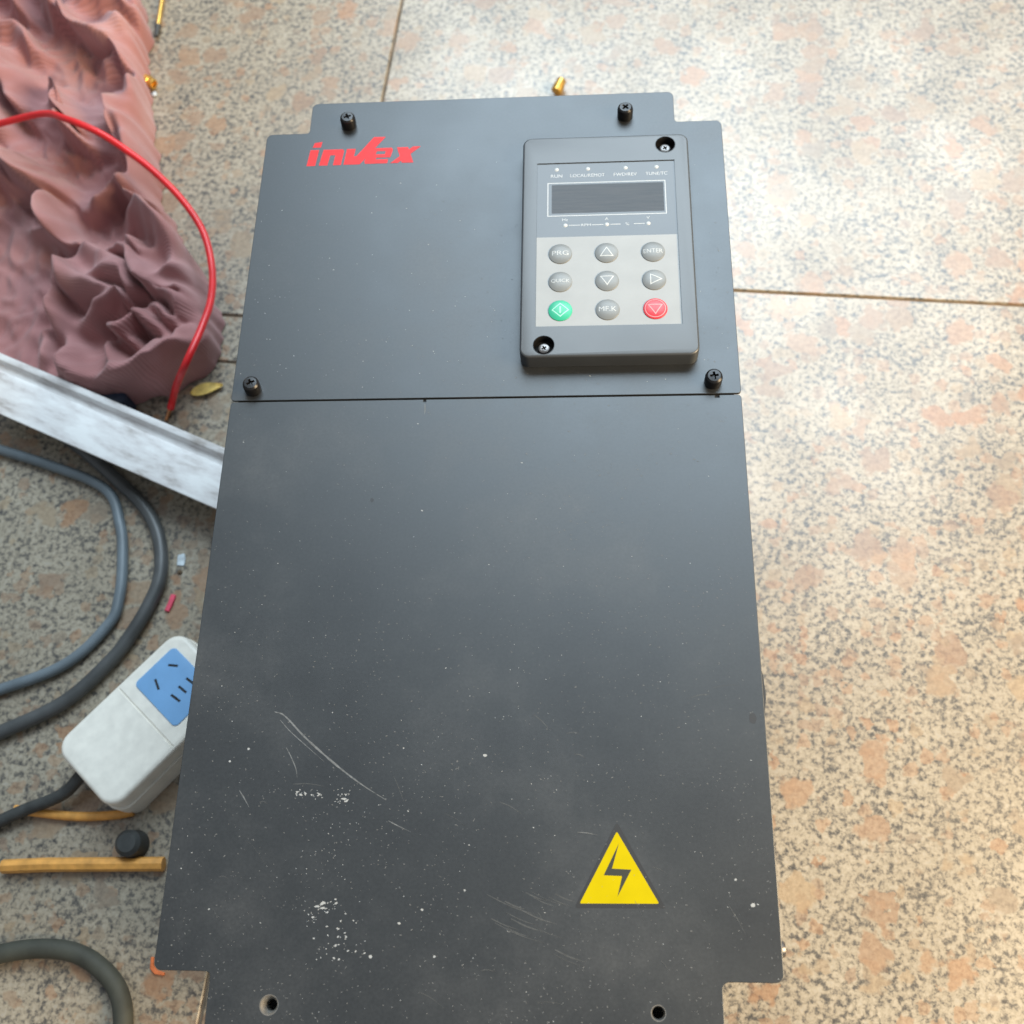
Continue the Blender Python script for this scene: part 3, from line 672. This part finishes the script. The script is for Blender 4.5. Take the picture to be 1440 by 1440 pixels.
# cables
def cable(name, ctrl, r, mat, label):
    P = spline(ctrl, 12); o = smooth(obj(name, tube(P, r, 18), mat), 60); tag(o, label, 'cable'); return o
cable('power_cable', [(-.420, .150, .0050), (-.370, .118, .0050), (-.3300, .090, .0050), (-.2935, .0600, .0050), (-.2745, .0420, .0050), (-.2625, .0240, .0050), (-.2560, .0040, .0050), (-.2545, -.0150, .0050), (-.2590, -.0330, .0050), (-.2670, -.0520, .0050), (-.2800, -.0740, .0050), (-.310, -.105, .0050), (-.36, -.13, .0050)], .0050, 'cable', 'dark grey round cable curving on the floor below the white bar')
cable('control_cable', [(-.440, .105, .0040), (-.360, .080, .0040), (-.3080, .0580, .0040), (-.2910, .0280, .0040), (-.2845, -.0010, .0040), (-.2825, -.0280, .0040), (-.2870, -.0480, .0040), (-.315, -.078, .0040), (-.37, -.10, .0040)], .0040, 'cable_blue', 'thin blue grey cable curving inside the dark grey cable')

# power strip
ps = empty('power_strip', (0, 0, 0)); tag(ps, 'cream power strip with blue socket panel beside the inverter', 'power strip')
A = math.radians(48); sd, wd = Vector((math.cos(A), math.sin(A), 0)), Vector((math.sin(A), -math.cos(A), 0))
ctr = sd * (-.2475) + wd * (-.0955); ps.location = ctr; ps.rotation_euler = (0, 0, A)
# local x = along the strip (s + .2475), local y = -(w + .0955)
def ps_box(x0, x1, y0, y1, z0, z1, rad, bev):
    bm = prism(round_poly(rect(x0, x1, y0, y1), rad, 6), z0, z1); bevel_top(bm, z1, bev, 4); return bm
smooth(obj('base_shell', prism(round_poly(rect(-.0555, .0545, -.0320, .0320), .012, 6), .0, .0200), 'cream', ps), 40)
top = obj('top_shell', ps_box(-.0545, .0535, -.0308, .0308, .0205, .0350, .012, .0035), 'cream', ps)
sl = []
def slot(x0, y0, x1, y1, w=.0017):
    a, b = Vector((x0, y0, 0)) / 1000 - ctr, Vector((x1, y1, 0)) / 1000 - ctr
    a.rotate(Matrix.Rotation(-A, 3, 'Z')); b.rotate(Matrix.Rotation(-A, 3, 'Z')); d = (b - a).normalized() ; n = Vector((-d.y, d.x, 0)) * w / 2
    sl.append([(v.x, v.y) for v in (a - n, b - n, b + n, a + n)])
for q in ((-226.2, -85.7, -219.4, -86.3), (-233.6, -95.3, -230.1, -102.4), (-212.6, -94.6, -206.6, -98.6), (-217.0, -100.0, -211.2, -104.3), (-221.3, -105.7, -214.6, -110.2)): slot(*q)
panel = obj('socket_panel', ps_box(.0085, .0435, -.0205, .0225, .0330, .0358, .0035, .0004), 'blue', ps)
cut(panel, [mk(prism(q, .0335, .04)) for q in sl]); smooth(panel, 40)
cut(top, [mk(box_bm(-.0012, .0004, -.04, .04, .0343, .04))]); smooth(top, 40)
for q in sl: obj('socket_slot', prism(q, .0334, .0353), 'slot', panel)
obj('seam_strip', prism(round_poly(rect(-.0535, .0525, -.0300, .0300), .011, 6), .0199, .0206), 'slot', ps)
cd = spline([(-.053, .010, .018), (-.075, .012, .012), (-.11, .03, .006), (-.17, .05, .005)], 8)
smooth(obj('cord', tube(cd, .0042, 14), 'rubber', ps), 60)

# small things, brass bits and litter
o = obj('orange_rod', tube([Vector((-.330, -.2125, .0045)), Vector((-.3, -.2110, .0045)), Vector((-.2225, -.2095, .0045))], .0045, 8), 'orange'); tag(smooth(o, 30), 'orange yellow plastic rod lying below the power strip', 'rod')
cp = obj('rubber_cap', lathe([(0, .016), (.0060, .0155), (.0085, .013), (.0090, .004), (.0095, 0), (0, 0)], 28), 'rubber'); cp.location = (-.2450, -.1975, 0); tag(smooth(cp, 40), 'black rubber cap standing against the orange rod', 'cap')
o = obj('orange_lead', tube(spline([(-.330, -.176, .003), (-.290, -.180, .003), (-.262, -.179, .003), (-.2485, -.1765, .003)], 8), .003, 12), 'orange'); tag(smooth(o, 60), 'short orange lead between the power strip and the black cap', 'lead')
o = obj('dark_cord', tube(spline([(-.400, -.300, .0060), (-.330, -.268, .0060), (-.280, -.262, .0060), (-.2480, -.276, .0060), (-.2340, -.300, .0060), (-.236, -.340, .0060)], 12), .0060, 18), 'dark'); tag(smooth(o, 60), 'dark olive cord bending through the bottom left corner', 'cord')
# leaf
bm = bmesh.new(); n = 12; rows = []
for i in range(n + 1):
    t = i / n; w = .0048 * math.sin(PI * t ** .8) ** .8 + .0002; rows.append([bm.verts.new(((t - .5) * .026, s * w, .0012 + .0016 * abs(s) + .0014 * math.sin(PI * t))) for s in (-1, -.5, 0, .5, 1)])
for a, b in zip(rows, rows[1:]):
    for k in range(4): bm.faces.new((a[k], b[k], b[k + 1], a[k + 1]))
lf = obj('leaf', bm, 'leaf'); lf.location = (-.2415, .1430, 0); lf.rotation_euler = (0, 0, math.radians(16)); with_mods(lf, [('SOLIDIFY', dict(thickness=.0004))]); tag(smooth(lf, 80), 'small yellow leaf between the pink cloth and the inverter', 'leaf')
# brass
rod = empty('brass_rod', (-.3375, .520, 0)); tag(rod, 'thin brass rod with a dark tip beside the top of the cloth', 'rod')
smooth(obj('shaft', tube([Vector((0, .006, .004)), Vector((-.001, .04, .004)), Vector((-.003, .12, .004))], .0021, 12), 'brass', rod), 40)
smooth(obj('tip', tube([Vector((.000, -.006, .0035)), Vector((0, .001, .004)), Vector((0, .0065, .004))], lambda t: .0018 + .0013 * t, 12), 'rubber', rod), 40)
def stub(name, loc, r, h, rot, label):
    o = obj(name, lathe([(0, 0), (r * .75, 0), (r, r * .2), (r, h * .55), (r * .86, h * .60), (r * .86, h * .93), (r * .75, h), (r * .55, h), (r * .5, h * .7), (0, h * .7)], 24), 'brass'); o.location = loc; o.rotation_euler = rot; smooth(o, 35); return tag(o, label, 'fitting', 'brass fittings on the floor')
stub('brass_fitting', (.0300, .4290, .0050), .0048, .013, (math.radians(-78), 0, math.radians(-25)), 'brass fitting on the floor behind the top edge of the inverter')
stub('brass_fitting', (-.3400, .4600, .0055), .0055, .012, (PI / 2, 0, math.radians(60)), 'brass fitting tucked against the edge of the pink cloth')
def scrap(name, pts, loc, rot, h, mat, label, cat='scrap'):
    bm = prism(round_poly([(x / 1000, y / 1000) for x, y in pts], .0006, 2), 0, h); bevel_top(bm, h, min(.0004, h * .3), 1)
    o = obj(name, bm, mat); o.location = loc; o.rotation_euler = (0, 0, rot); return tag(smooth(o, 40), label, cat)
scrap('plastic_scrap', [(-1.9, -6.5), (1.6, -6.5), (2.2, 0), (1.8, 6.6), (-1.8, 6.2), (-1.5, -.5)], (-.2455, -.0310, 0), math.radians(-14), .002, 'pink', 'pink plastic scrap lying against the dark grey cable')
scrap('foil_scrap', [(-3, -4), (2.5, -5), (3.2, 1), (2.2, 5), (-2.6, 4)], (-.2425, .0020, 0), .1, .0008, 'pale', 'pale bluish scrap on the floor right of the dark grey cable')
scrap('crumb', [(-1.6, -1), (1.4, -1.4), (1.8, .8), (0, 1.7), (-1.7, 1)], (-.2420, -.0075, 0), .3, .0016, 'brown', 'tiny brown crumb just below the pale bluish scrap', 'crumb')
scrap('orange_scrap', [(-1.2, 5), (.6, 5), (1.2, 0), (4, -2.6), (9, -4), (8.4, -5.8), (2.6, -5), (-.8, -2)], (-.2225, -.2700, 0), 0, .002, 'scrap_orange', 'curved orange scrap at the lower left notch of the inverter')
for nm, loc, s, mat, lab in (('pebble', (-.2462, .1645, .0015), .0030, 'pebble', 'small tan pebble at the lower edge of the pink cloth'), ('white_crumb', (-.3300, .4470, .0012), .0024, 'pale', 'white crumb just below the brass fitting by the cloth')):
    bm = bmesh.new(); bmesh.ops.create_icosphere(bm, subdivisions=2, radius=s)
    for v in bm.verts: v.co *= 1 + .35 * noise.noise(v.co * 500); v.co.z *= .55
    o = obj(nm, bm, mat); o.location = loc; tag(smooth(o, 80), lab, 'pebble' if nm == 'pebble' else 'crumb')
nv = obj('navy_cap', lathe([(0, .020), (.0075, .0195), (.0105, .017), (.0112, .006), (.0120, 0), (0, 0)], 28), 'navy'); nv.location = (-.3085, .1290, 0); tag(smooth(nv, 40), 'navy blue plastic cap between the pink cloth and the white bar', 'cap')
